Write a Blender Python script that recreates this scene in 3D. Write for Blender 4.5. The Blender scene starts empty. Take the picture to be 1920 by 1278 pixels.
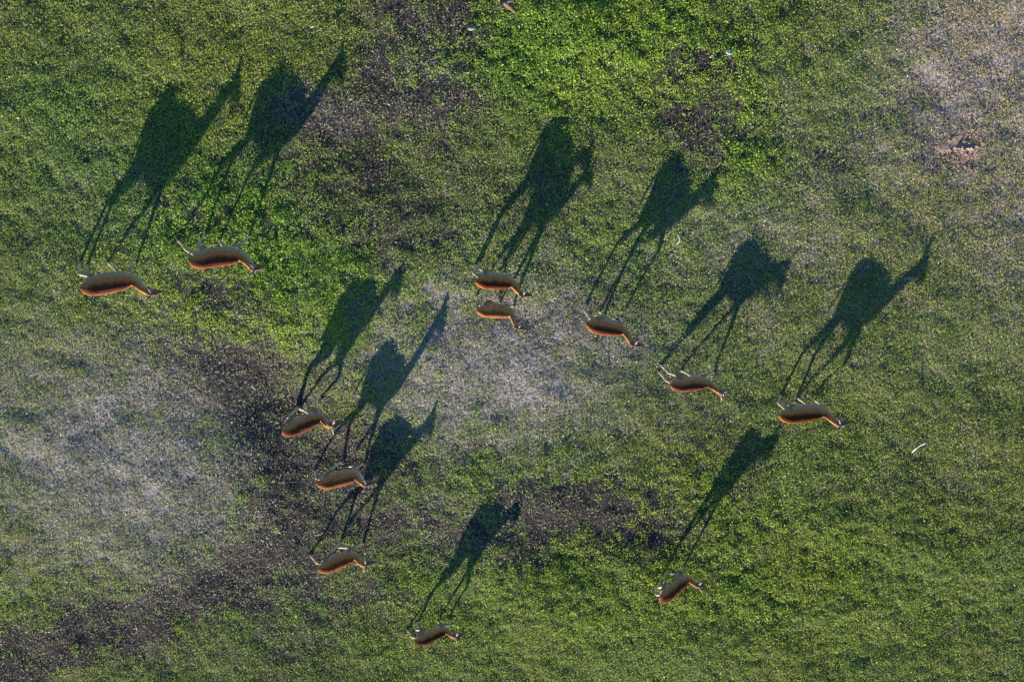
import bpy, bmesh, math, random
import numpy as np
from mathutils import Vector, Matrix, Quaternion

scene = bpy.context.scene
COL = scene.collection
random.seed(7)
rng = np.random.default_rng(11)

# ------------------------------------------------------------------ camera
TILT = math.radians(35.0)          # off the vertical
FPX, DIST = 5180.0, 54.5           # focal length in photo pixels, metres to the herd
CAMPOS = Vector((0, math.sin(TILT) * DIST, math.cos(TILT) * DIST))
cam = bpy.data.cameras.new('camera')
cam.sensor_fit = 'HORIZONTAL'
cam.angle = 2 * math.atan(960.0 / FPX)
cam.clip_start = 0.5
cam.clip_end = 6000
camo = bpy.data.objects.new('camera', cam)
camo.location = CAMPOS
camo.rotation_euler = (-TILT, 0, 0)
COL.objects.link(camo)
scene.camera = camo

# ------------------------------------------------------------------ light
SUN_EL, SUN_AZ = math.radians(12.5), math.radians(203.7)   # low sun, from the lower left of the picture
w = bpy.data.worlds.new('World')
scene.world = w
w.use_nodes = True
nt = w.node_tree
bg = nt.nodes['Background']
sky = nt.nodes.new('ShaderNodeTexSky')
sky.sky_type = 'NISHITA'
sky.sun_disc = False
sky.sun_elevation = SUN_EL
sky.sun_rotation = SUN_AZ
sky.air_density = 1.3
sky.dust_density = 0.2
sky.ozone_density = 4.0
tint = nt.nodes.new('ShaderNodeMix')            # cooler tint added over the sky colour to turn shade teal
tint.data_type = 'RGBA'
tint.blend_type = 'MULTIPLY'
tint.inputs[0].default_value = 1.0
tint.inputs[7].default_value = (0.74, 0.93, 1.06, 1)
nt.links.new(sky.outputs[0], tint.inputs[6])
nt.links.new(tint.outputs[2], bg.inputs[0])
bg.inputs[1].default_value = 0.068
sd = bpy.data.lights.new('sun', 'SUN')
sd.energy = 5.0
sd.angle = math.radians(0.5)
sd.color = (1.0, 0.90, 0.74)
so = bpy.data.objects.new('sun', sd)
ldir = Vector((-math.sin(SUN_AZ) * math.cos(SUN_EL), -math.cos(SUN_AZ) * math.cos(SUN_EL), -math.sin(SUN_EL)))
so.rotation_euler = ldir.to_track_quat('-Z', 'Y').to_euler()
so.location = (-20, -40, 12)
COL.objects.link(so)
scene.view_settings.view_transform = 'Standard'
scene.view_settings.look = 'None'
scene.view_settings.gamma = 1.0
scene.view_settings.exposure = 3.0

# ------------------------------------------------------------------ survey: picture point + height -> place
DV = np.array([0, -math.sin(TILT), -math.cos(TILT)])
UV = np.array([0, math.cos(TILT), -math.sin(TILT)])
CV = np.array(CAMPOS)


def P(px, py, z=0.0):
    r = DV + np.array([1.0, 0, 0]) * (px - 960) / FPX + UV * (639 - py) / FPX
    return CV + r * ((z - CV[2]) / r[2])


# ------------------------------------------------------------------ noise
_T = rng.random((256, 256))


def vnoise(x, y):
    xi = np.floor(x).astype(np.int64); yi = np.floor(y).astype(np.int64)
    fx = x - xi; fy = y - yi
    fx = fx * fx * (3 - 2 * fx); fy = fy * fy * (3 - 2 * fy)
    a = _T[xi & 255, yi & 255]; b = _T[(xi + 1) & 255, yi & 255]
    c = _T[xi & 255, (yi + 1) & 255]; d = _T[(xi + 1) & 255, (yi + 1) & 255]
    return (a * (1 - fx) + b * fx) * (1 - fy) + (c * (1 - fx) + d * fx) * fy - 0.5


def fbm(x, y, f, n=4, ox=0.0):
    s = 0; a = 1.0; t = 0
    for i in range(n):
        s = s + a * vnoise(x * f + ox + 17.3 * i, y * f + ox * 1.7 + 9.1 * i)
        t += a; a *= 0.55; f *= 2.03
    return s / t * 2


def smooth(a, b, x):
    t = np.clip((x - a) / (b - a), 0, 1)
    return t * t * (3 - 2 * t)


# patches of the turf: picture centre, radii (px), turn (deg), weight
PALE = [(230, 860, 240, 180, 0, .72), (270, 915, 140, 95, 15, .8), (60, 880, 160, 140, 0, .15), (930, 680, 190, 130, 0, .85),
        (915, 740, 75, 45, 0, .4), (1010, 600, 160, 80, -20, .6), (1850, 130, 150, 220, 0, .85), (1900, 360, 70, 180, 0, .6),
        (1450, 440, 260, 90, 0, .3), (1650, 300, 250, 170, 0, .18), (1180, 720, 170, 70, 0, .25), (620, 205, 50, 26, 0, .5), (800, 130, 60, 70, 0, .3),
        (1550, 560, 280, 120, 0, .15), (1820, 620, 160, 200, 0, .15), (870, 960, 110, 60, 0, .25),
        (250, 400, 160, 90, 0, .12)]
BARE = [(800, 50, 100, 70, 0, .8), (780, 160, 110, 70, -20, .8), (640, 215, 100, 42, 10, .75), (680, 320, 130, 55, -10, .6),
        (730, 390, 110, 60, 0, .7), (470, 690, 130, 45, -20, .8), (520, 800, 60, 80, 0, .8), (545, 900, 75, 90, 0, .9),
        (630, 870, 130, 60, 0, .7), (600, 970, 120, 60, 0, .8), (520, 1050, 110, 60, 0, .8), (310, 1140, 260, 36, 14, .9),
        (80, 1225, 130, 40, 10, .8), (430, 1095, 130, 45, 15, .7), (1090, 965, 180, 45, 0, 1.0), (1010, 1005, 120, 40, 0, .7),
        (760, 1000, 110, 45, 0, .6), (560, 1180, 60, 80, 0, .55), (1330, 110, 60, 50, 0, .7), (1320, 200, 90, 45, -15, .7),
        (1300, 260, 70, 50, 0, .6), (420, 560, 60, 35, 0, .6), (380, 390, 70, 40, 0, .5), (760, 440, 70, 45, 0, .6),
        (1800, 278, 40, 22, 10, .5), (1575, 290, 40, 20, 0, .5), (920, 838, 28, 18, 0, .7), (640, 1110, 90, 40, 0, .5),
        (1340, 880, 90, 50, 20, .45), (860, 270, 90, 80, 0, .4), (1000, 350, 130, 50, 20, .3), (1730, 915, 120, 40, -10, .3),
        (1250, 560, 160, 60, 0, .3)]
LUSH = [(440, 430, 160, 80, -10, 1.0), (570, 500, 130, 80, 0, 1.0), (430, 590, 190, 60, -15, .8), (610, 600, 120, 70, 0, .9),
        (330, 540, 110, 40, 0, .5), (1060, 80, 230, 110, 0, 1.0), (1250, 60, 170, 90, 0, .9), (1080, 140, 120, 45, -15, .6),
        (1390, 220, 55, 120, 0, .9), (1360, 320, 60, 90, 0, .6), (960, 900, 200, 35, 0, .6), (1290, 930, 110, 60, 0, .7),
        (1150, 1110, 330, 110, 0, .6), (1450, 1040, 300, 120, -10, .55), (490, 880, 40, 110, 0, .7), (470, 1010, 70, 40, 0, .6),
        (690, 690, 110, 60, 0, .6), (780, 560, 90, 60, 0, .6), (870, 490, 100, 60, 0, .5), (1180, 480, 100, 80, 0, .5),
        (760, 780, 110, 60, 0, .5), (320, 1170, 200, 30, 12, .4), (100, 1130, 140, 50, 0, .4), (540, 320, 80, 50, 0, .5),
        (850, 1110, 150, 70, 0, .45), (300, 250, 320, 200, 0, .25), (640, 440, 90, 50, 0, .7), (1520, 900, 160, 80, 0, .3)]


def blobs(lst):
    out = []
    for (px, py, rx, ry, a, wt) in lst:
        c = P(px, py)
        ex = P(px + rx, py)[0] - c[0]
        ey = P(px, py - ry)[1] - c[1]
        out.append((c[0], c[1], ex, ey, math.radians(a), wt))
    return out


def trail(pts, rad, wt):
    for (a, b) in zip(pts, pts[1:]):
        m = max(1, int(math.hypot(b[0] - a[0], b[1] - a[1]) / 22))
        for i in range(m):
            BARE.append((a[0] + (b[0] - a[0]) * i / m, a[1] + (b[1] - a[1]) * i / m, rad, rad, 0, wt))


trail([(-60, 1262), (90, 1225), (200, 1185), (330, 1137), (430, 1092), (515, 1040), (548, 960), (535, 880), (517, 810), (485, 745), (430, 698), (370, 672)], 42, 1.1)
trail([(845, -30), (805, 60), (785, 150), (755, 225), (690, 240), (615, 215)], 38, .7)
trail([(690, 240), (725, 330), (745, 400), (765, 450)], 34, .6)
trail([(548, 980), (700, 985), (880, 990), (1010, 1000), (1100, 968), (1210, 985)], 32, .7)
trail([(520, 1050), (560, 1180), (540, 1290)], 30, .5)
PALE, BARE, LUSH = blobs(PALE), blobs(BARE), blobs(LUSH)


def field(lst, x, y):
    s = np.zeros_like(x)
    for (cx, cy, rx, ry, a, wt) in lst:
        dx = x - cx; dy = y - cy
        u = (dx * math.cos(a) + dy * math.sin(a)) / rx
        v = (-dx * math.sin(a) + dy * math.cos(a)) / ry
        s = np.maximum(s, wt * np.exp(-0.5 * (u * u + v * v) * 1.0))
    return np.clip(s, 0, 1.3)


def zones(x, y):
    wx = x + 0.55 * fbm(x, y, 0.9, 4, 3.1); wy = y + 0.55 * fbm(x, y, 0.9, 4, 41.7)
    p = field(PALE, wx, wy); b = field(BARE, wx, wy); l = field(LUSH, wx, wy)
    n1 = fbm(x, y, 1.6, 4, 77.0); n2 = fbm(x, y, 1.3, 4, 131.0); n3 = fbm(x, y, 2.6, 3, 205.0)
    n4 = fbm(x, y, 4.5, 3, 411.0)
    p = np.clip(p * 1.12 * (1 + 0.4 * n3 + .4 * n4) + 0.12 * n1, 0, 1)
    b = np.clip(b * (1.05 + 0.6 * n1 + 1.0 * n4) + 0.28 * np.clip(n2 - .12, 0, 1), 0, 1)
    l = np.clip(l * (1 + 0.7 * n2 - .5 * n4) + 0.15 * n1 + .03, 0, 1)
    return p, b, l


MOUNDS = [(P(280, 880), 1.9, 1.8, .10), (P(520, 715), .8, .9, -.16), (P(930, 690), 1.9, 1.7, .05), (P(1180, 1080), 3.0, 1.8, .10), (P(1740, 960), 1.6, 1.4, .07),
          (P(560, 560), 2.2, 1.9, .07), (P(1080, 60), 2.4, 1.5, .08), (P(480, 1080), 1.2, .9, -.06), (P(1020, 1000), 2.2, .7, -.07),
          (P(560, 860), .9, 1.3, -.06)]


def ground_h(x, y):
    x = np.asarray(x, float); y = np.asarray(y, float)
    h = 0.06 * fbm(x, y, 0.33, 2, 5.0) + 0.058 * fbm(x, y, .8, 2, 55.0) + 0.018 * fbm(x, y, 2.6, 2, 88.0)
    for c, rx, ry, a in MOUNDS:
        q = ((x - c[0]) / rx) ** 2 + ((y - c[1]) / ry) ** 2
        h = h + a * np.exp(-0.5 * q * 1.3)
    r = np.maximum(np.abs(x) - 13, np.abs(y) - 12)
    return h * np.clip(1 - r / 10, 0, 1)


def PG(px, py, dz=0.0):
    """point of the picture standing dz above the turf"""
    z = dz
    for _ in range(4):
        q = P(px, py, z)
        z = float(ground_h(q[0], q[1])) + dz
    return P(px, py, z)


# ------------------------------------------------------------------ helpers
def props(o, label=None, cat=None, group=None, kind=None):
    if label: o['label'] = label
    if cat: o['category'] = cat
    if group: o['group'] = group
    if kind: o['kind'] = kind
    return o


def link(name, me, mat, parent=None):
    o = bpy.data.objects.new(name, me)
    me.materials.clear()
    me.materials.append(mat)
    COL.objects.link(o)
    if parent: o.parent = parent
    return o


def new_mat(name):
    m = bpy.data.materials.new(name)
    m.use_nodes = True
    return m, m.node_tree, m.node_tree.nodes['Principled BSDF']


def N(nt, t, **kw):
    n = nt.nodes.new(t)
    for k, v in kw.items(): setattr(n, k, v)
    return n


# ------------------------------------------------------------------ materials
def mat_leaf():
    m, t, b = new_mat('turf_leaves')
    a = N(t, 'ShaderNodeAttribute', attribute_name='leaf_colour')
    b.inputs['Roughness'].default_value = 0.6
    b.inputs['Specular IOR Level'].default_value = 0.03
    t.links.new(a.outputs['Color'], b.inputs['Base Color'])
    tr = N(t, 'ShaderNodeBsdfTranslucent')
    mul = N(t, 'ShaderNodeMix', data_type='RGBA', blend_type='MULTIPLY')
    mul.inputs[0].default_value = 1.0
    mul.inputs[7].default_value = (1.35, 1.4, .55, 1)
    t.links.new(a.outputs['Color'], mul.inputs[6])
    t.links.new(mul.outputs[2], tr.inputs[0])
    mx = N(t, 'ShaderNodeMixShader')
    mx.inputs[0].default_value = 0.26
    t.links.new(b.outputs[0], mx.inputs[1]); t.links.new(tr.outputs[0], mx.inputs[2])
    t.links.new(mx.outputs[0], t.nodes['Material Output'].inputs[0])
    return m


def mat_ground():
    m, t, b = new_mat('turf_soil')
    a = N(t, 'ShaderNodeAttribute', attribute_name='soil_colour')
    geo = N(t, 'ShaderNodeNewGeometry')
    n = N(t, 'ShaderNodeTexNoise'); n.inputs['Scale'].default_value = 14; n.inputs['Detail'].default_value = 8; n.inputs['Roughness'].default_value = .7
    t.links.new(geo.outputs['Position'], n.inputs['Vector'])
    r = N(t, 'ShaderNodeValToRGB')
    r.color_ramp.elements[0].position = .3; r.color_ramp.elements[0].color = (.45, .45, .5, 1)
    r.color_ramp.elements[1].position = .72; r.color_ramp.elements[1].color = (1.7, 1.6, 1.5, 1)
    t.links.new(n.outputs['Fac'], r.inputs[0])
    mul = N(t, 'ShaderNodeMix', data_type='RGBA', blend_type='MULTIPLY'); mul.inputs[0].default_value = 1
    t.links.new(a.outputs['Color'], mul.inputs[6]); t.links.new(r.outputs[0], mul.inputs[7])
    t.links.new(mul.outputs[2], b.inputs['Base Color'])
    b.inputs['Roughness'].default_value = .95
    b.inputs['Specular IOR Level'].default_value = .0
    bp = N(t, 'ShaderNodeBump'); bp.inputs['Strength'].default_value = .9; bp.inputs['Distance'].default_value = .05
    t.links.new(n.outputs['Fac'], bp.inputs['Height']); t.links.new(bp.outputs[0], b.inputs['Normal'])
    return m


def mat_coat():
    m, t, b = new_mat('antelope_coat')
    a = N(t, 'ShaderNodeAttribute', attribute_name='coat')
    geo = N(t, 'ShaderNodeTexCoord')
    n = N(t, 'ShaderNodeTexNoise'); n.inputs['Scale'].default_value = 30; n.inputs['Detail'].default_value = 5
    t.links.new(geo.outputs['Object'], n.inputs['Vector'])
    r = N(t, 'ShaderNodeValToRGB')
    r.color_ramp.elements[0].position = .3; r.color_ramp.elements[0].color = (.7, .7, .72, 1)
    r.color_ramp.elements[1].position = .7; r.color_ramp.elements[1].color = (1.2, 1.18, 1.15, 1)
    t.links.new(n.outputs['Fac'], r.inputs[0])
    mul = N(t, 'ShaderNodeMix', data_type='RGBA', blend_type='MULTIPLY'); mul.inputs[0].default_value = 1
    t.links.new(a.outputs['Color'], mul.inputs[6]); t.links.new(r.outputs[0], mul.inputs[7])
    t.links.new(mul.outputs[2], b.inputs['Base Color'])
    b.inputs['Roughness'].default_value = .6
    b.inputs['Specular IOR Level'].default_value = .0
    n2 = N(t, 'ShaderNodeTexNoise'); n2.inputs['Scale'].default_value = 14; n2.inputs['Detail'].default_value = 6
    t.links.new(geo.outputs['Object'], n2.inputs['Vector'])
    bp = N(t, 'ShaderNodeBump'); bp.inputs['Strength'].default_value = .6; bp.inputs['Distance'].default_value = .035
    t.links.new(n2.outputs['Fac'], bp.inputs['Height']); t.links.new(bp.outputs[0], b.inputs['Normal'])
    return m


def mat_plain(name, col, rough=.6, sc=20, var=.35):
    m, t, b = new_mat(name)
    geo = N(t, 'ShaderNodeTexCoord')
    n = N(t, 'ShaderNodeTexNoise'); n.inputs['Scale'].default_value = sc; n.inputs['Detail'].default_value = 5
    t.links.new(geo.outputs['Object'], n.inputs['Vector'])
    r = N(t, 'ShaderNodeValToRGB')
    r.color_ramp.elements[0].position = .3; r.color_ramp.elements[0].color = tuple(c * (1 - var) for c in col) + (1,)
    r.color_ramp.elements[1].position = .7; r.color_ramp.elements[1].color = tuple(c * (1 + var) for c in col) + (1,)
    t.links.new(n.outputs['Fac'], r.inputs[0]); t.links.new(r.outputs[0], b.inputs['Base Color'])
    b.inputs['Roughness'].default_value = rough
    return m


M_LEAF, M_GROUND, M_COAT = mat_leaf(), mat_ground(), mat_coat()
M_HOOF = mat_plain('hoof_horn', (.035, .028, .025), .45)
M_EYE = mat_plain('eye_dark', (.012, .008, .006), .12)
M_BONE = mat_plain('weathered_bone', (.26, .255, .26), .6, 18, .22)
M_WOOD = mat_plain('bleached_twig', (.12, .11, .11), .8, 30, .3)
M_STONE = mat_plain('pale_stone', (.075, .07, .075), .85, 25, .35)
M_CLOD = mat_plain('red_brown_soil', (.12, .066, .048), .95, 12, .5)

# ------------------------------------------------------------------ ground sheet
def axis(lo, hi, step):
    core = np.arange(lo, hi + step / 2, step)
    k = np.array([1.0, 3, 7, 15, 40, 100, 300, 800, 2000])
    return np.concatenate([lo - k[::-1], core, hi + k])


gx, gy = axis(-14, 14, .08), axis(-13, 12, .08)
GX, GY = np.meshgrid(gx, gy)
GX, GY = GX.ravel(), GY.ravel()
GZ = ground_h(GX, GY)
gp, gb, gl = zones(GX, GY)
soil = np.zeros((len(GX), 4)); soil[:, 3] = 1
mix = lambda a, b, t: a * (1 - t[:, None]) + b * t[:, None]
c = np.tile(np.array([.035, .040, .018]), (len(GX), 1))
c = mix(c, np.array([.025, .040, .012]), gl)
c = mix(c, np.array([.12, .11, .115]), gp)
c = mix(c, np.array([.022, .019, .020]), gb)
far = np.clip((np.maximum(np.abs(GX) - 13, np.abs(GY) - 12)) / 2, 0, 1)
c = mix(c, np.array([.075, .088, .030]), far)
soil[:, :3] = c
nx, ny = len(gx), len(gy)
ii = (np.arange(ny - 1)[:, None] * nx + np.arange(nx - 1)[None, :]).ravel()
quads = np.stack([ii, ii + 1, ii + nx + 1, ii + nx], 1)


def np_mesh(name, verts, quads):
    me = bpy.data.meshes.new(name)
    nv, nq = len(verts), len(quads)
    me.vertices.add(nv); me.loops.add(nq * 4); me.polygons.add(nq)
    me.vertices.foreach_set('co', np.ascontiguousarray(verts, np.float32).ravel())
    me.polygons.foreach_set('loop_start', np.arange(0, nq * 4, 4, dtype=np.int32))
    me.loops.foreach_set('vertex_index', np.ascontiguousarray(quads, np.int32).ravel())
    me.update(calc_edges=True)
    return me


me = np_mesh('ground', np.stack([GX, GY, GZ], 1), quads)
at = me.attributes.new('soil_colour', 'FLOAT_COLOR', 'POINT')
at.data.foreach_set('color', soil.astype(np.float32).ravel())
me.shade_smooth()
props(link('ground', me, M_GROUND), 'wide floodplain ground of dark soil under short green turf', 'ground', kind='structure')

# ------------------------------------------------------------------ turf leaves (one uncountable mass)
def build_turf(n):
    x = rng.uniform(-13, 13, n); y = rng.uniform(-11.5, 10.2, n)
    p, b, l = zones(x, y)
    tuft = fbm(x, y, 5.5, 3, 300.0)                       # tufts and gaps a hand wide
    keep = rng.random(n) < np.clip(0.74 + (.8 + .7 * l) * tuft + .15 * l - .30 * b - .10 * p, .12, 1)
    x, y, p, b, l, tuft = x[keep], y[keep], p[keep], b[keep], l[keep], tuft[keep]
    n = len(x)
    z0 = ground_h(x, y)
    k = rng.random(n)
    # kinds: green leaf, dry straw, brown litter
    p_dry = np.clip(.085 + .80 * p + .02 * b - .10 * l, .03, .8)
    p_lit = np.clip(.05 + .88 * b + .10 * p - .06 * l, .02, .8)
    s = p_dry + p_lit
    over = np.maximum(s, .93) / .93
    p_dry, p_lit = p_dry / over, p_lit / over
    dry = k < p_dry
    lit = (k >= p_dry) & (k < p_dry + p_lit)
    col = np.ones((n, 4))
    g = rng.random(n)[:, None]; hue = rng.random(n)[:, None]
    green = np.array([.060, .092, .016]) * (1 - hue) + np.array([.165, .180, .034]) * hue
    green = green * (.6 + .8 * g)
    lush = np.array([.065, .120, .014]) * (1 - hue) + np.array([.195, .225, .030]) * hue
    lush = lush * (.62 + .8 * g)
    cool = fbm(x, y, .35, 3, 510.0)[:, None]
    shift = 1 + cool * np.array([.22, .05, -.15]) + np.array([-.08, 0, .18])
    green = green * shift; lush = lush * shift
    gcol = green * (1 - l[:, None]) + lush * l[:, None]
    straw = (np.array([.23, .19, .135]) * (1 - hue) + np.array([.25, .23, .25]) * hue) * (.70 + .45 * g)
    straw = straw * (1 + smooth(4.5, 7.5, x)[:, None] * np.array([.18, .0, -.22]))
    litter = (np.array([.012, .010, .0105]) * (1 - hue) + np.array([.042, .033, .034]) * hue) * (.55 + .9 * g)
    col[:, :3] = np.where(dry[:, None], straw, np.where(lit[:, None], litter, gcol))
    # shape
    size = np.exp(rng.normal(0, .28, n))
    L = np.where(dry, .040, np.where(lit, .026, .026 + .008 * l)) * size
    W = np.where(dry, .008, np.where(lit, .013, .0118 + .004 * l)) * size * rng.uniform(.75, 1.25, n)
    tilt = np.where(dry, rng.uniform(-.15, .5, n), np.where(lit, rng.uniform(-.15, .35, n), rng.uniform(-.1, 1.0, n)))
    hgt = np.where(dry | lit, rng.uniform(.003, .020, n), rng.uniform(.003, .024, n) + np.clip(.05 * (tuft + .2) + .018 * l, 0, .06) * rng.random(n))
    yaw = rng.uniform(0, 2 * np.pi, n)
    roll = rng.normal(0, .5, n)
    d = np.stack([np.cos(yaw) * np.cos(tilt), np.sin(yaw) * np.cos(tilt), np.sin(tilt)], 1)
    sd_ = np.stack([-np.sin(yaw), np.cos(yaw), np.zeros(n)], 1)
    up = np.cross(d, sd_)
    sv = sd_ * np.cos(roll)[:, None] + up * np.sin(roll)[:, None]
    gxs = (ground_h(x + .03, y) - ground_h(x - .03, y)) / .06; gys = (ground_h(x, y + .03) - ground_h(x, y - .03)) / .06
    d[:, 2] += gxs * d[:, 0] + gys * d[:, 1]; sv[:, 2] += gxs * sv[:, 0] + gys * sv[:, 1]
    base = np.stack([x, y, z0 + hgt], 1)
    mid = base + d * (L * .45)[:, None]
    v = np.empty((n, 4, 3))
    v[:, 0] = base
    v[:, 1] = mid + sv * (W / 2)[:, None]
    v[:, 2] = base + d * L[:, None] - np.array([0, 0, 1]) * (L * .15)[:, None]
    v[:, 3] = mid - sv * (W / 2)[:, None]
    me = np_mesh('grass', v.reshape(-1, 3), np.arange(n * 4).reshape(-1, 4))
    at = me.attributes.new('leaf_colour', 'FLOAT_COLOR', 'FACE')
    at.data.foreach_set('color', col.astype(np.float32).ravel())
    props(link('grass', me, M_LEAF), 'short green, straw and brown turf covering the whole floodplain', 'grass', kind='stuff')


build_turf(3000000)

# ------------------------------------------------------------------ antelopes
def cr(pts, n):
    """Catmull-Rom through rows of pts, n samples per span"""
    pts = np.asarray(pts, float)
    q = np.vstack([2 * pts[0] - pts[1], pts, 2 * pts[-1] - pts[-2]])
    out = []
    for i in range(1, len(q) - 2):
        for j in range(n):
            t = j / n
            a, b_, c_, d_ = q[i - 1], q[i], q[i + 1], q[i + 2]
            out.append(.5 * (2 * b_ + (c_ - a) * t + (2 * a - 5 * b_ + 4 * c_ - d_) * t * t + (3 * b_ - a - 3 * c_ + d_) * t ** 3))
    out.append(pts[-1])
    return np.array(out)


def unit(v):
    return v / (np.linalg.norm(v) + 1e-9)


def loft(bm, path, rw, rd, upref=(0, 0, 1), seg=14, samples=None, tag=0):
    """closed tube of elliptical rings; rw, rd half width (sideways) and half depth (towards upref)"""
    rings = []
    m = len(path)
    for i in range(m):
        t = unit(path[min(i + 1, m - 1)] - path[max(i - 1, 0)])
        s = np.cross(t, np.array(upref, float))
        if np.linalg.norm(s) < .05: s = np.cross(t, np.array([1.0, 0, 0]))
        s = unit(s); u = np.cross(s, t)
        if samples is not None:
            samples.append((path[i], s, u, t, rw[i], rd[i], tag, i / (m - 1)))
        rings.append([bm.verts.new(path[i] + s * rw[i] * math.cos(a) + u * rd[i] * math.sin(a))
                      for a in np.linspace(0, 2 * np.pi, seg, endpoint=False)])
    for r0, r1 in zip(rings, rings[1:]):
        for j in range(seg):
            bm.faces.new((r0[j], r0[(j + 1) % seg], r1[(j + 1) % seg], r1[j]))
    for r, p, sgn in ((rings[0], path[0], 1), (rings[-1], path[-1], -1)):
        cv = bm.verts.new(p)
        for j in range(seg):
            f = (r[(j + 1) % seg], r[j], cv) if sgn > 0 else (r[j], r[(j + 1) % seg], cv)
            bm.faces.new(f)


TORSO, LEG, EAR, TAIL = 0, 1, 2, 3
LD = np.array(ldir)


def to_px(q):
    v = q - CV
    w_ = v @ DV
    return np.array([960 + FPX * v[0] / w_, 639 - FPX * (v @ UV) / w_])


def shadow_px(q):
    t = 0.0
    for _ in range(6):
        g = q + LD * t
        t += (g[2] - float(ground_h(g[0], g[1])) - .015) / -LD[2]
    return to_px(q + LD * t)


def survey(A):
    """height of the back and of the poll from where their shadows fall on the turf"""
    if 'sh' not in A: return
    g0 = float(ground_h(*P(*A['rump'], .55)[:2]))
    W = A['W'] * .95; D = W * 1.33
    ru, mi = np.array(A['rump']), np.array(A['mid'])
    best = []
    for H in np.arange(.6, 1.15, .01):
        hp = ru + (mi - ru) * .45
        q = P(hp[0], hp[1], g0 + H - D * .47); q[2] = g0 + H * .97
        best.append((abs(shadow_px(q)[1] - A['sh'][1]), H))
    H = min(best)[1]
    best = []
    for hz in np.arange(.4, 1.3, .01):
        q = P(*A['poll'], g0 + hz); q[2] += .15 * H / .9
        best.append((abs(shadow_px(q)[1] - A['esh'][1]), hz))
    print('survey', A['rump'], A['H'], '->', round(H, 2), A['head'], '->', round(min(best)[1], 2))
    A['H'], A['head'] = H, min(best)[1]


GROUP = 'antelopes walking and grazing on the floodplain'


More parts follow.
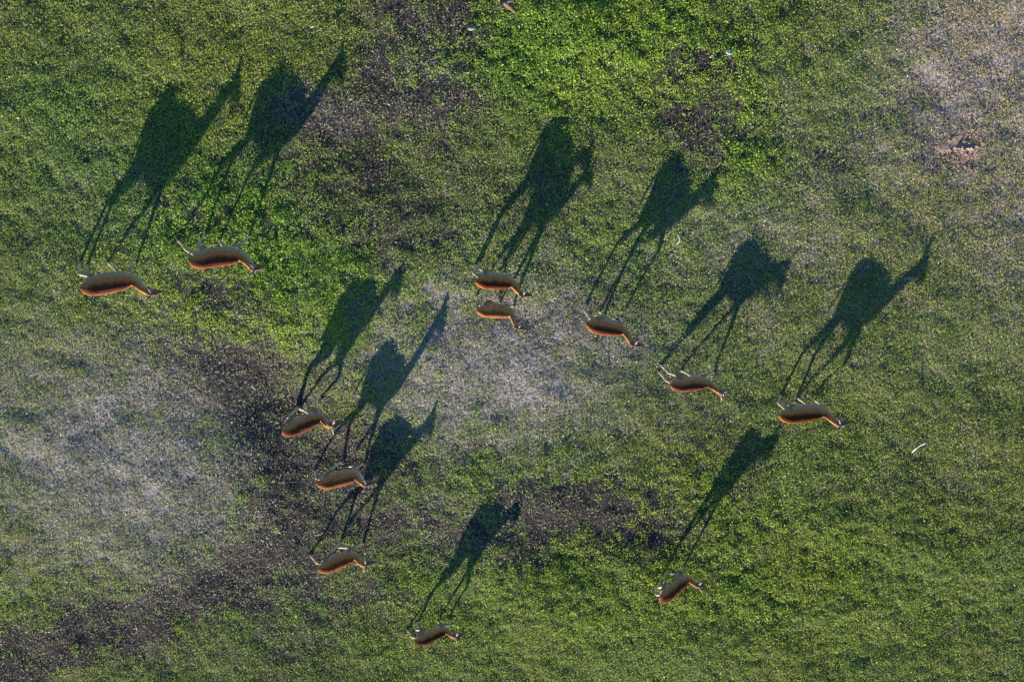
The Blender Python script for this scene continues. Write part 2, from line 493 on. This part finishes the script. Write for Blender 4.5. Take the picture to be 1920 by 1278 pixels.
def antelope(A):
    H = A['H']; k = H / .9; W = A['W'] * .95; D = W * 1.33
    hz = A['head']                       # height of the poll
    g0 = float(ground_h(*P(*A['rump'], .6 * H)[:2]))
    # ---- trunk, neck and head as one path
    zc = g0 + H - D * .47
    rump = P(*A['rump'], zc); mid = P(*A['mid'], zc); chest = P(*(.8 * np.array(A['chest']) + .2 * np.array(A['neck'])), zc + .02 * k)
    r1 = rump + (mid - rump) * .10; hip = rump + (mid - rump) * .36; loin = rump + (mid - rump) * .78
    rib = mid + (chest - mid) * .35; sho = mid + (chest - mid) * .78
    zn = lambda f: g0 + (H * .73) * (1 - f) + (hz - .02 * k) * f
    nk = P(*A['neck'], zn(.32)); nl = P(*A['low'], zn(.85))
    poll = P(*A['poll'], g0 + hz); nose = P(*A['nose'], g0 + hz - A.get('drop', .10) * k)
    hd = unit(nose - poll)
    HL = np.linalg.norm(nose - poll)
    eye = poll + hd * HL * .36; muz = poll + hd * HL * .74
    rows = [  # point, half width, half depth, z of the top line (or None)
        (rump, .22 * W, .22 * D, H * .87), (r1, .35 * W, .34 * D, H * .945), (hip, .45 * W, .43 * D, H * .985),
        (loin, .49 * W, .46 * D, H * .945), (rib, .48 * W, .48 * D, H * .90), (sho, .385 * W, .43 * D, H * .86),
        (chest, .26 * W, .31 * D, H * .82), (.5 * chest + .5 * nk, .20 * W, .24 * D, H * .795), (nk, .165 * W, .20 * D, None), (nl, .055 * k + .02 * W, .060 * k + .03 * W, None),
        (poll, .064 * k, .066 * k, None), (eye, .066 * k, .064 * k, None), (muz, .040 * k, .042 * k, None), (nose, .028 * k, .026 * k, None)]
    pts = []
    for q, a, b_, top in rows:
        q = q.copy()
        if top is not None: q[2] = g0 + top - b_
        pts.append(list(q) + [a, b_])
    c_ = cr(pts, 6)
    for _ in range(9):                                   # ease the bend where neck meets shoulder
        e_ = c_.copy()
        for i in range(20, 52):
            e_[i] = c_[i - 2:i + 3].mean(axis=0)
        c_ = e_
    bm = bmesh.new()
    S = []
    loft(bm, c_[:, :3], np.maximum(c_[:, 3], .012), np.maximum(c_[:, 4], .012), seg=20, samples=S, tag=TORSO)
    fw = unit((chest - rump) * np.array([1, 1, 0]))
    left = np.array([-fw[1], fw[0], 0])
    hoofs = []
    for (kind, side, mpx, hpx, lift) in A['legs']:
        sg = 1 if side == 'L' else -1
        foot = PG(*hpx, .01 + lift)
        gz = g0
        if kind == 'R':
            hipj = hip + left * sg * .085 * k + fw * .02 * k; hipj[2] = gz + .76 * H
            hock = P(*mpx, gz + .345 * H + lift * .6) if mpx else None
            if hock is None:
                hock = foot + (hipj - foot) * .42 - fw * .09 * k
            stif = hipj * .52 + hock * .48 + fw * .10 * k + left * sg * .02 * k
            stif[2] = gz + .535 * H + lift * .3
            fet = foot + unit(hock - foot) * .085 * k - fw * .012 * k
            pts = [list(hipj) + [.105 * k, .075 * k], list((hipj + stif) / 2) + [.098 * k, .062 * k], list(stif) + [.066 * k, .047 * k],
                   list(stif * .45 + hock * .55) + [.038 * k, .03 * k], list(hock) + [.028 * k, .023 * k],
                   list((hock + fet) / 2) + [.0175 * k, .0165 * k], list(fet) + [.021 * k, .019 * k], list(foot + np.array([0, 0, .02])) + [.018 * k, .017 * k]]
        else:
            shj = sho + left * sg * .060 * k; shj[2] = gz + .66 * H
            elb = sho + left * sg * .060 * k - fw * .035 * k; elb[2] = gz + .53 * H
            knee = P(*mpx, gz + .32 * H + lift * .45) if mpx else elb * .47 + foot * .53
            fet = foot + unit(knee - foot) * .08 * k - fw * .008 * k
            pts = [list(shj) + [.075 * k, .045 * k], list(elb) + [.055 * k, .040 * k], list((elb + knee) / 2) + [.033 * k, .028 * k],
                   list(knee) + [.025 * k, .022 * k], list((knee + fet) / 2) + [.0165 * k, .0155 * k], list(fet) + [.020 * k, .018 * k],
                   list(foot + np.array([0, 0, .02])) + [.017 * k, .016 * k]]
        q = cr(pts, 4)
        # half width runs along the animal, half depth across it
        loft(bm, q[:, :3], q[:, 4] * 1.2 + .002, q[:, 3] * 1.15 + .002, upref=fw, seg=12, samples=S, tag=LEG)
        hoofs.append((foot, unit((foot - fet) * np.array([1, 1, 0]) * .3 + fw), lift))
    # ---- ears
    hs = unit(np.cross(hd, np.array([0, 0, 1.0]))); hu = np.cross(hs, hd)      # hs points to the animal's right
    tipR = P(*A['ear'], g0 + hz + .05 * k)
    baseR = poll + hs * .036 * k + hu * .035 * k + hd * .01
    el = .18 * k
    dr = unit(tipR - baseR)
    if np.dot(dr, hs) < .35: dr = unit(dr + hs * .5)
    for sgn in (1, -1):
        bs = baseR if sgn > 0 else baseR - hs * .072 * k
        dd = dr if sgn > 0 else unit(dr - 2 * np.dot(dr, hs) * hs + hu * .25)
        e = [bs, bs + dd * el * .3, bs + dd * el * .65, bs + dd * el]
        q = cr([list(e[0]) + [.020 * k, .018 * k], list(e[1]) + [.046 * k, .017 * k], list(e[2]) + [.040 * k, .015 * k], list(e[3]) + [.009 * k, .009 * k]], 4)
        loft(bm, q[:, :3], q[:, 3], q[:, 4], upref=hd + .3 * hu, seg=10, samples=S, tag=EAR)
    # ---- tail
    tb = rump.copy(); tb[2] = g0 + H * .86
    tsw = A.get('tail', 0.0)
    tl = [tb + fw * .05, tb - fw * .03 * k + left * tsw * .03, tb - fw * .05 * k + left * tsw * .08 - np.array([0, 0, .12 * k]), tb - fw * .03 * k + left * tsw * .12 - np.array([0, 0, .27 * k])]
    rr = [.026, .024, .020, .013]
    q = cr([list(a) + [r_ * k] for a, r_ in zip(tl, rr)], 4)
    loft(bm, q[:, :3], q[:, 3], q[:, 3], upref=fw, seg=10, samples=S, tag=TAIL)
    bmesh.ops.recalc_face_normals(bm, faces=bm.faces)
    tmp = bpy.data.meshes.new('tmp')
    bm.to_mesh(tmp); bm.free()
    to = bpy.data.objects.new('tmp', tmp)
    COL.objects.link(to)
    rm = to.modifiers.new('r', 'REMESH'); rm.mode = 'VOXEL'; rm.voxel_size = .0085
    sm = to.modifiers.new('s', 'SMOOTH'); sm.factor = .5; sm.iterations = 2
    dg = bpy.context.evaluated_depsgraph_get()
    body = bpy.data.meshes.new_from_object(to.evaluated_get(dg))
    bpy.data.objects.remove(to)
    bpy.data.meshes.remove(tmp)
    body.name = 'antelope'
    # ---- coat
    nv = len(body.vertices)
    co = np.empty(nv * 3, np.float32); body.vertices.foreach_get('co', co); co = co.reshape(-1, 3).astype(float)
    C = np.array([s[0] for s in S]); SV = np.array([s[1] for s in S]); UVv = np.array([s[2] for s in S])
    RW = np.array([s[4] for s in S]); RD = np.array([s[5] for s in S]); TG = np.array([s[6] for s in S]); TT = np.array([s[7] for s in S])
    col = np.ones((nv, 4))
    shaded_back = np.array(A.get('back', (.036, .014, .010))) * np.array([1.15, .95, .8])  # dark dorsal coat, deepened by shade painted into its colour
    rufous = np.array(A.get('coat', (.200, .076, .028)))
    flank = np.array([.19, .135, .105]); belly = np.array([.40, .33, .26])
    for i0 in range(0, nv, 4000):
        p = co[i0:i0 + 4000]
        d2 = np.linalg.norm(p[:, None, :] - C[None], axis=2)
        j = np.argmin(d2 / np.sqrt(RW * RD)[None] + np.where(TG == TORSO, 0, .12)[None], axis=1)
        rel = p - C[j]
        v = np.einsum('ij,ij->i', rel, UVv[j]) / RD[j]
        tg, tt = TG[j], TT[j]
        nz = fbm(p[:, 0] * 9, p[:, 2] * 9 + p[:, 1] * 7, 1.0, 3, 12.0)
        v = v + nz * .12
        cc = mix(np.tile(flank, (len(p), 1)), rufous, smooth(-.05, .45, v))
        cc = mix(cc, shaded_back, smooth(.52, .92, v) * smooth(.0, .06, tt) * (1 - smooth(.50, .66, tt)))
        cc = mix(cc, belly, smooth(-.25, -.7, v))
        head = smooth(.70, .76, tt) * (tg == TORSO)
        hc = mix(np.tile(np.array([.15, .09, .055]), (len(p), 1)), np.array([.07, .042, .03]), smooth(.1, .8, v))
        hc = mix(hc, np.array([.38, .28, .20]), smooth(-.1, -.6, v))
        hc = mix(hc, np.array([.03, .025, .022]), smooth(.955, .99, tt))
        cc = mix(cc, hc, head)
        rumpw = smooth(.045, .0, tt) * (tg == TORSO) * smooth(.5, .0, v)
        cc = mix(cc, np.array([.40, .32, .25]), rumpw)
        up_ = mix(np.tile(np.array([.14, .095, .064]), (len(p), 1)), np.array([.22, .16, .115]), smooth(.25, .5, tt))
        lg = mix(up_, np.array([.27, .205, .155]), smooth(.5, .7, tt))
        lg = mix(lg, np.array([.10, .065, .05]), smooth(.86, .95, tt))
        cc = np.where((tg == LEG)[:, None], lg, cc)
        ec = mix(np.tile(np.array([.15, .12, .105]), (len(p), 1)), np.array([.035, .028, .025]), smooth(.66, .86, tt))
        cc = np.where((tg == EAR)[:, None], ec, cc)
        tc = mix(np.tile(rufous * .8, (len(p), 1)), np.array([.03, .025, .02]), smooth(.55, .75, tt))
        cc = np.where((tg == TAIL)[:, None], tc, cc)
        col[i0:i0 + 4000, :3] = cc
    at = body.attributes.new('coat', 'FLOAT_COLOR', 'POINT')
    at.data.foreach_set('color', col.astype(np.float32).ravel())
    body.shade_smooth()
    # ---- the thing: an empty on the turf carrying body, hooves and eyes
    org = np.array([(rump[0] + chest[0]) / 2, (rump[1] + chest[1]) / 2, g0])
    root = bpy.data.objects.new('antelope', None)
    root.empty_display_size = .3
    root.location = org
    COL.objects.link(root)
    props(root, A['label'], 'antelope', GROUP)
    T = Matrix.Translation(-Vector(org))
    body.transform(T)
    link('body', body, M_COAT, root)
    for foot, dirv, lift in hoofs:
        hb = bmesh.new()
        y_ = np.array([-dirv[1], dirv[0], 0])
        for sgn in (-1, 1):                      # cloven: two toes
            o_ = foot + y_ * sgn * .0115 * k
            vs = []
            for (f, wd, z) in ((-.022, .010, -.012), (.045, .004, -.012), (-.016, .010, .030), (.016, .008, .030)):
                for e in (-1, 1):
                    vs.append(hb.verts.new(o_ + dirv * f * k + y_ * e * wd * k + np.array([0, 0, z])))
            for f in ((0, 2, 3, 1), (4, 5, 7, 6), (0, 1, 5, 4), (2, 6, 7, 3), (0, 4, 6, 2), (1, 3, 7, 5)):
                hb.faces.new([vs[i] for i in f])
        bmesh.ops.recalc_face_normals(hb, faces=hb.faces)
        bmesh.ops.bevel(hb, geom=hb.edges[:], offset=.003, segments=1, affect='EDGES')
        hm = bpy.data.meshes.new('hoof'); hb.to_mesh(hm); hb.free(); hm.transform(T)
        link('hoof', hm, M_HOOF, root)
    for sgn in (1, -1):
        eb = bmesh.new()
        pos = eye + hs * sgn * .060 * k + hu * .02 * k
        bmesh.ops.create_uvsphere(eb, u_segments=12, v_segments=8, radius=.017 * k, matrix=Matrix.Translation(Vector(pos)))
        em = bpy.data.meshes.new('eye'); eb.to_mesh(em); eb.free(); em.transform(T); em.shade_smooth()
        link('eye', em, M_EYE, root)
    return root


HERD = [
 dict(label='large antelope farthest left in the herd, walking right with outstretched neck', H=.97, W=.40, head=1.00,
      rump=(157, 537), mid=(201, 534), chest=(243, 530), neck=(263, 539), low=(275, 546), poll=(281, 549), nose=(304, 546), ear=(272, 567),
      legs=[('R', 'L', (149.5, 513), (151, 489), 0), ('R', 'R', (160, 510), (165, 495), 0), ('F', 'R', None, (201, 490), 0), ('F', 'L', None, (257, 492), 0)]),
 dict(label='large antelope with widely spread legs, second from the left edge', H=.94, W=.385, head=.97, tail=1.0,
      rump=(360, 488), mid=(407, 484), chest=(447, 485), neck=(463, 491), low=(472, 500), poll=(475, 503), nose=(499, 498), ear=(468, 520),
      legs=[('R', 'R', (348.5, 467), (334, 449), 0), ('R', 'L', (369.5, 460.5), (388, 436), 0), ('F', 'R', (415, 457), (412, 450), 0), ('F', 'L', None, (471, 440), 0)]),
 dict(label='dark backed antelope walking just above its paler companion at the centre', H=.83, W=.325, head=.76,
      rump=(896, 524), mid=(926, 530), chest=(957, 535), neck=(969, 542), low=(976, 550), poll=(978, 552), nose=(997, 553), ear=(972, 568),
      back=(0.0350, 0.0125, 0.0055),
      legs=[('R', 'R', (888, 511), (893, 495), 0), ('R', 'L', (897, 502), (900, 491), 0), ('F', 'R', None, (937, 507), 0), ('F', 'L', (957, 518), (945, 511), .10)]),
 dict(label='pale backed antelope lower of the close pair at the centre', H=.80, W=.285, head=.76, tail=.8,
      rump=(899, 580), mid=(927, 585), chest=(955, 590), neck=(963, 601), low=(968, 611), poll=(969, 613), nose=(987, 616), ear=(962, 627),
      back=(0.0850, 0.0375, 0.0170), coat=(0.2015, 0.0943, 0.0364),
      legs=[('R', 'R', (898, 569), (894.5, 551), 0), ('R', 'L', (913, 564), (937, 559), 0), ('F', 'R', None, (937.5, 566), 0), ('F', 'L', None, (963, 573), 0)]),
 dict(label='antelope right of the close central pair, facing down and right with one hind leg trailing', H=.86, W=.325, head=.83,
      rump=(1104, 605), mid=(1136, 617), chest=(1167, 624), neck=(1178, 632), low=(1185, 642), poll=(1187, 645), nose=(1206, 647), ear=(1180, 660),
      legs=[('R', 'R', (1098.5, 584), (1099, 568), 0), ('R', 'L', (1126, 596), (1133, 589), 0), ('F', 'R', (1132, 590), (1124.5, 583.5), 0), ('F', 'L', (1169.5, 607), (1165, 594), .06)]),
 dict(label='slim antelope with both hind legs stretched far back, between two others on the right side', H=.76, W=.295, head=.68,
      rump=(1262, 720), mid=(1294, 723), chest=(1324, 723), neck=(1339, 728), low=(1350, 734), poll=(1353, 735), nose=(1369, 736), ear=(1352, 755),
      legs=[('R', 'R', (1250, 713), (1234, 694), 0), ('R', 'L', (1254, 698), (1238, 682), 0), ('F', 'R', None, (1276.5, 693), 0), ('F', 'L', None, (1339.5, 697), 0)]),
 dict(label='dark backed large antelope farthest right in the herd, with a folded foreleg', H=.82, W=.35, head=.85, back=(0.0275, 0.0110, 0.0050),
      rump=(1466, 777), mid=(1504, 779), chest=(1542, 778), neck=(1557, 784), low=(1570, 793), poll=(1573, 794), nose=(1597, 790), ear=(1566, 811),
      legs=[('R', 'R', (1459.5, 754), (1465, 739), 0), ('R', 'L', None, (1493, 752), 0), ('F', 'R', None, (1494, 744), 0), ('F', 'L', (1544, 762), (1528, 748), .06)]),
 dict(label='antelope with nose turned upward, topmost of the three at lower left of centre', H=.81, W=.315, head=.80,
      rump=(535, 808), mid=(568, 798), chest=(599, 788.5), neck=(610, 793), low=(617, 796), poll=(621, 795), nose=(643, 790), ear=(626, 815),
      legs=[('R', 'L', (541, 782), (561.5, 760), 0), ('R', 'R', (538, 786), (555, 766), 0), ('F', 'R', (575, 771), (562, 765), 0), ('F', 'L', (603.5, 778), (590.5, 770.5), .10)]),
 dict(label='grey flanked antelope in the middle of the three grouped at lower left of centre', H=.78, W=.315, head=.88, tail=.6, back=(0.0650, 0.0275, 0.0130),
      rump=(600, 905), mid=(635, 901), chest=(665, 897), neck=(674, 900), low=(682, 906), poll=(684, 907), nose=(705, 903), ear=(678, 925),
      legs=[('R', 'R', (593.5, 896), (592, 879), 0), ('R', 'L', (618, 881), (643, 863), 0), ('F', 'R', (667, 876), (655, 873), .10), ('F', 'L', None, (683.5, 868), 0)]),
 dict(label='antelope lifting a bent foreleg, lowest of the three grouped at lower left of centre', H=.82, W=.30, head=.79, back=(0.0600, 0.0250, 0.0115),
      rump=(601, 1065), mid=(635, 1056), chest=(662, 1047.5), neck=(674, 1053), low=(681, 1057), poll=(683, 1056.5), nose=(703, 1052), ear=(681, 1075),
      legs=[('R', 'R', (594.5, 1054), (581.5, 1038.5), 0), ('R', 'L', (619, 1037), (640.5, 1013.5), 0), ('F', 'R', (654, 1027), (635.5, 1025), .12), ('F', 'L', None, (681.5, 1016), 0)]),
 dict(label='small very dark backed antelope nearest the bottom edge', H=.79, W=.26, head=.74, back=(0.0200, 0.0085, 0.0045),
      rump=(782, 1201), mid=(811, 1194), chest=(833, 1187.5), neck=(843, 1188), low=(850, 1191), poll=(853, 1191), nose=(871, 1186.5), ear=(858, 1208),
      legs=[('R', 'R', (773, 1193), (764, 1178), 0), ('R', 'L', (781, 1179), (785, 1162.5), 0), ('F', 'R', None, (821.5, 1162.5), 0), ('F', 'L', (842, 1171), (840, 1159), 0)]),
 dict(label='small antelope alone at lower right, body angled up and right with a bent raised foreleg', H=.88, W=.285, head=.82,
      rump=(1241, 1123), mid=(1268, 1104), chest=(1288, 1090), neck=(1299, 1091.5), low=(1306, 1096), poll=(1308, 1096), nose=(1324, 1089.5), ear=(1321, 1115),
      legs=[('R', 'R', (1232, 1114), (1229.5, 1095), 0), ('R', 'L', (1236, 1100), (1242, 1074.5), 0), ('F', 'R', (1264, 1075.5), (1245, 1074.5), .12), ('F', 'L', None, (1282.5, 1061.5), 0)]),
 dict(label='antelope of which only the head shows at the top edge of the view', H=.90, W=.36, head=.95, drop=.14,
      rump=(868, -58), mid=(898, -38), chest=(924, -20), neck=(934, -10), low=(942, -1), poll=(946, 2), nose=(967, 23), ear=(927, 17),
      legs=[('R', 'R', None, (862, -90), 0), ('R', 'L', None, (880, -98), 0), ('F', 'R', None, (905, -75), 0), ('F', 'L', None, (935, -74), 0)]),
]
SHADOWS = [((342, 160), (464, 100)), ((543, 126), (662, 60)), ((1062, 212), (1133, 228)), None, ((1279, 285), (1363, 282)), ((1425, 447), (1496, 461)),
           ((1644, 479), (1763, 437)), ((685, 510), (783, 461)), ((730, 640), (839, 550)), ((745, 777), (824, 750)), ((925, 932), (990, 915)), ((1400, 802), (1468, 785))]
for A, sh_ in zip(HERD, SHADOWS):
    if sh_: A['sh'], A['esh'] = sh_
for A in HERD:
    survey(A)
    antelope(A)

# ------------------------------------------------------------------ small things lying on the turf
def stick(name, pts, radii, mat, label, cat, lift=.03):
    q = [PG(px, py, lift + dz) for px, py, dz in pts]
    org = q[0].copy(); org[2] -= lift
    bm = bmesh.new()
    c_ = cr([list(a - org) + [r_] for a, r_ in zip(q, radii)], 5)
    jit = np.array([[random.uniform(-.12, .12) for _ in range(2)] for _ in c_])
    loft(bm, c_[:, :3], c_[:, 3] * (1 + jit[:, 0]), c_[:, 3] * (.75 + jit[:, 1]), seg=9)
    bmesh.ops.recalc_face_normals(bm, faces=bm.faces)
    me = bpy.data.meshes.new(name); bm.to_mesh(me); bm.free(); me.shade_smooth()
    o = link(name, me, mat); o.location = org
    return props(o, label, cat)


stick('bone', [(1710, 848, .0), (1714, 844, .02), (1718, 840, .03), (1723, 837, .03), (1729, 833, .04), (1736, 830, .05)], [.006, .014, .016, .011, .012, .009],
      M_BONE, 'long white weathered bone lying in the grass right of the herd', 'bone', .05)
stick('forked_stick', [(1268, 458, 0), (1273, 454, .02), (1275, 449, .03), (1272, 443, .03), (1270, 438, .04)], [.006, .012, .010, .008, .005],
      M_WOOD, 'small bent pale stick beside the shadow at upper right of centre', 'stick', .04)


def lump(name, px, py, sx, sy, sz, rot, mat, label, cat, seed):
    c0 = PG(px, py)
    bm = bmesh.new()
    bmesh.ops.create_icosphere(bm, subdivisions=4, radius=1)
    for v in bm.verts:
        n = v.co.normalized()
        a = fbm(np.array([n.x * 1.3 + seed]), np.array([n.y * 1.3 + n.z * 2.1]), 1.2, 4, seed * 3.1)[0]
        s = 1 + .32 * a
        v.co = Vector((n.x * sx * s, n.y * sy * s, max(n.z * sz * s, -.25 * sz)))
    bmesh.ops.rotate(bm, verts=bm.verts, cent=(0, 0, 0), matrix=Matrix.Rotation(rot, 3, 'Z'))
    me = bpy.data.meshes.new(name); bm.to_mesh(me); bm.free()
    o = link(name, me, mat); o.location = Vector(c0) + Vector((0, 0, sz * .2))
    return props(o, label, cat)


lump('stone', 1706, 521, .10, .035, .03, .15, M_STONE, 'flat pale stone at the edge of the neck shadow of the farthest right antelope', 'stone', 3)
lump('stone', 884, 51, .085, .055, .06, .4, M_STONE, 'rounded grey stone in dark soil near the top edge', 'stone', 8)
lump('bone_fragment', 1368, 97, .065, .045, .05, -.3, M_BONE, 'small bright white bone fragment on lush grass at upper right', 'bone', 5)


def soil_heap():
    root = bpy.data.objects.new('soil_heap', None)
    root.location = PG(1808, 275)
    COL.objects.link(root)
    props(root, 'low heap of crumbled red brown soil on dry turf near the right edge', 'soil heap')
    bm = bmesh.new()
    R = random.Random(5)
    for i in range(95):
        a = R.uniform(0, 2 * math.pi); r = abs(R.gauss(0, .5))
        px, py = 1806 + 46 * r * math.cos(a) + 14 * R.gauss(0, .4), 276 + 25 * r * math.sin(a) - 8 * math.cos(a) * r
        s = R.uniform(.010, .034) * (1.25 - .5 * min(r, 1))
        q = PG(px, py) - np.array(root.location)
        q[2] += .010 * max(0, 1 - r) + s * .3
        mt = Matrix.Translation(Vector(q)) @ Quaternion((R.random(), R.random(), R.random(), R.random())).normalized().to_matrix().to_4x4() @ Matrix.Diagonal((1, R.uniform(.6, 1), R.uniform(.5, .9), 1))
        vs = bmesh.ops.create_icosphere(bm, subdivisions=2, radius=s, matrix=mt)['verts']
        for v in vs:
            v.co += Vector((R.uniform(-1, 1), R.uniform(-1, 1), R.uniform(-1, 1))) * s * .14
    vs = bmesh.ops.create_uvsphere(bm, u_segments=32, v_segments=16, radius=1)['verts']
    for v in vs:
        wob = 1 + .5 * float(vnoise(np.array([v.co.x * 2.2 + 9]), np.array([v.co.y * 2.2 + 4]))[0])
        q = PG(1806 + 50 * v.co.x * wob, 276 - 26 * v.co.y * wob) - np.array(root.location)
        v.co = Vector((q[0], q[1], q[2] + (.016 * v.co.z if v.co.z > 0 else .03 * v.co.z)))
    me = bpy.data.meshes.new('clods'); bm.to_mesh(me); bm.free()
    o = link('clods', me, M_CLOD, root)
    rm = o.modifiers.new('r', 'REMESH'); rm.mode = 'VOXEL'; rm.voxel_size = .009
    me2 = bpy.data.meshes.new_from_object(o.evaluated_get(bpy.context.evaluated_depsgraph_get()))
    o.modifiers.clear(); o.data = me2; me2.name = 'clods'
    b2 = bmesh.new(); b2.from_mesh(me2)           # keep the one connected heap
    seen = set(); best = []
    b2.verts.ensure_lookup_table()
    for v0 in b2.verts:
        if v0.index in seen: continue
        isl = []; st = [v0]; seen.add(v0.index)
        while st:
            v = st.pop(); isl.append(v)
            for e in v.link_edges:
                u = e.other_vert(v)
                if u.index not in seen: seen.add(u.index); st.append(u)
        if len(isl) > len(best): best = isl
    keep = set(best)
    bmesh.ops.delete(b2, geom=[v for v in b2.verts if v not in keep], context='VERTS')
    b2.to_mesh(me2); b2.free()


soil_heap()
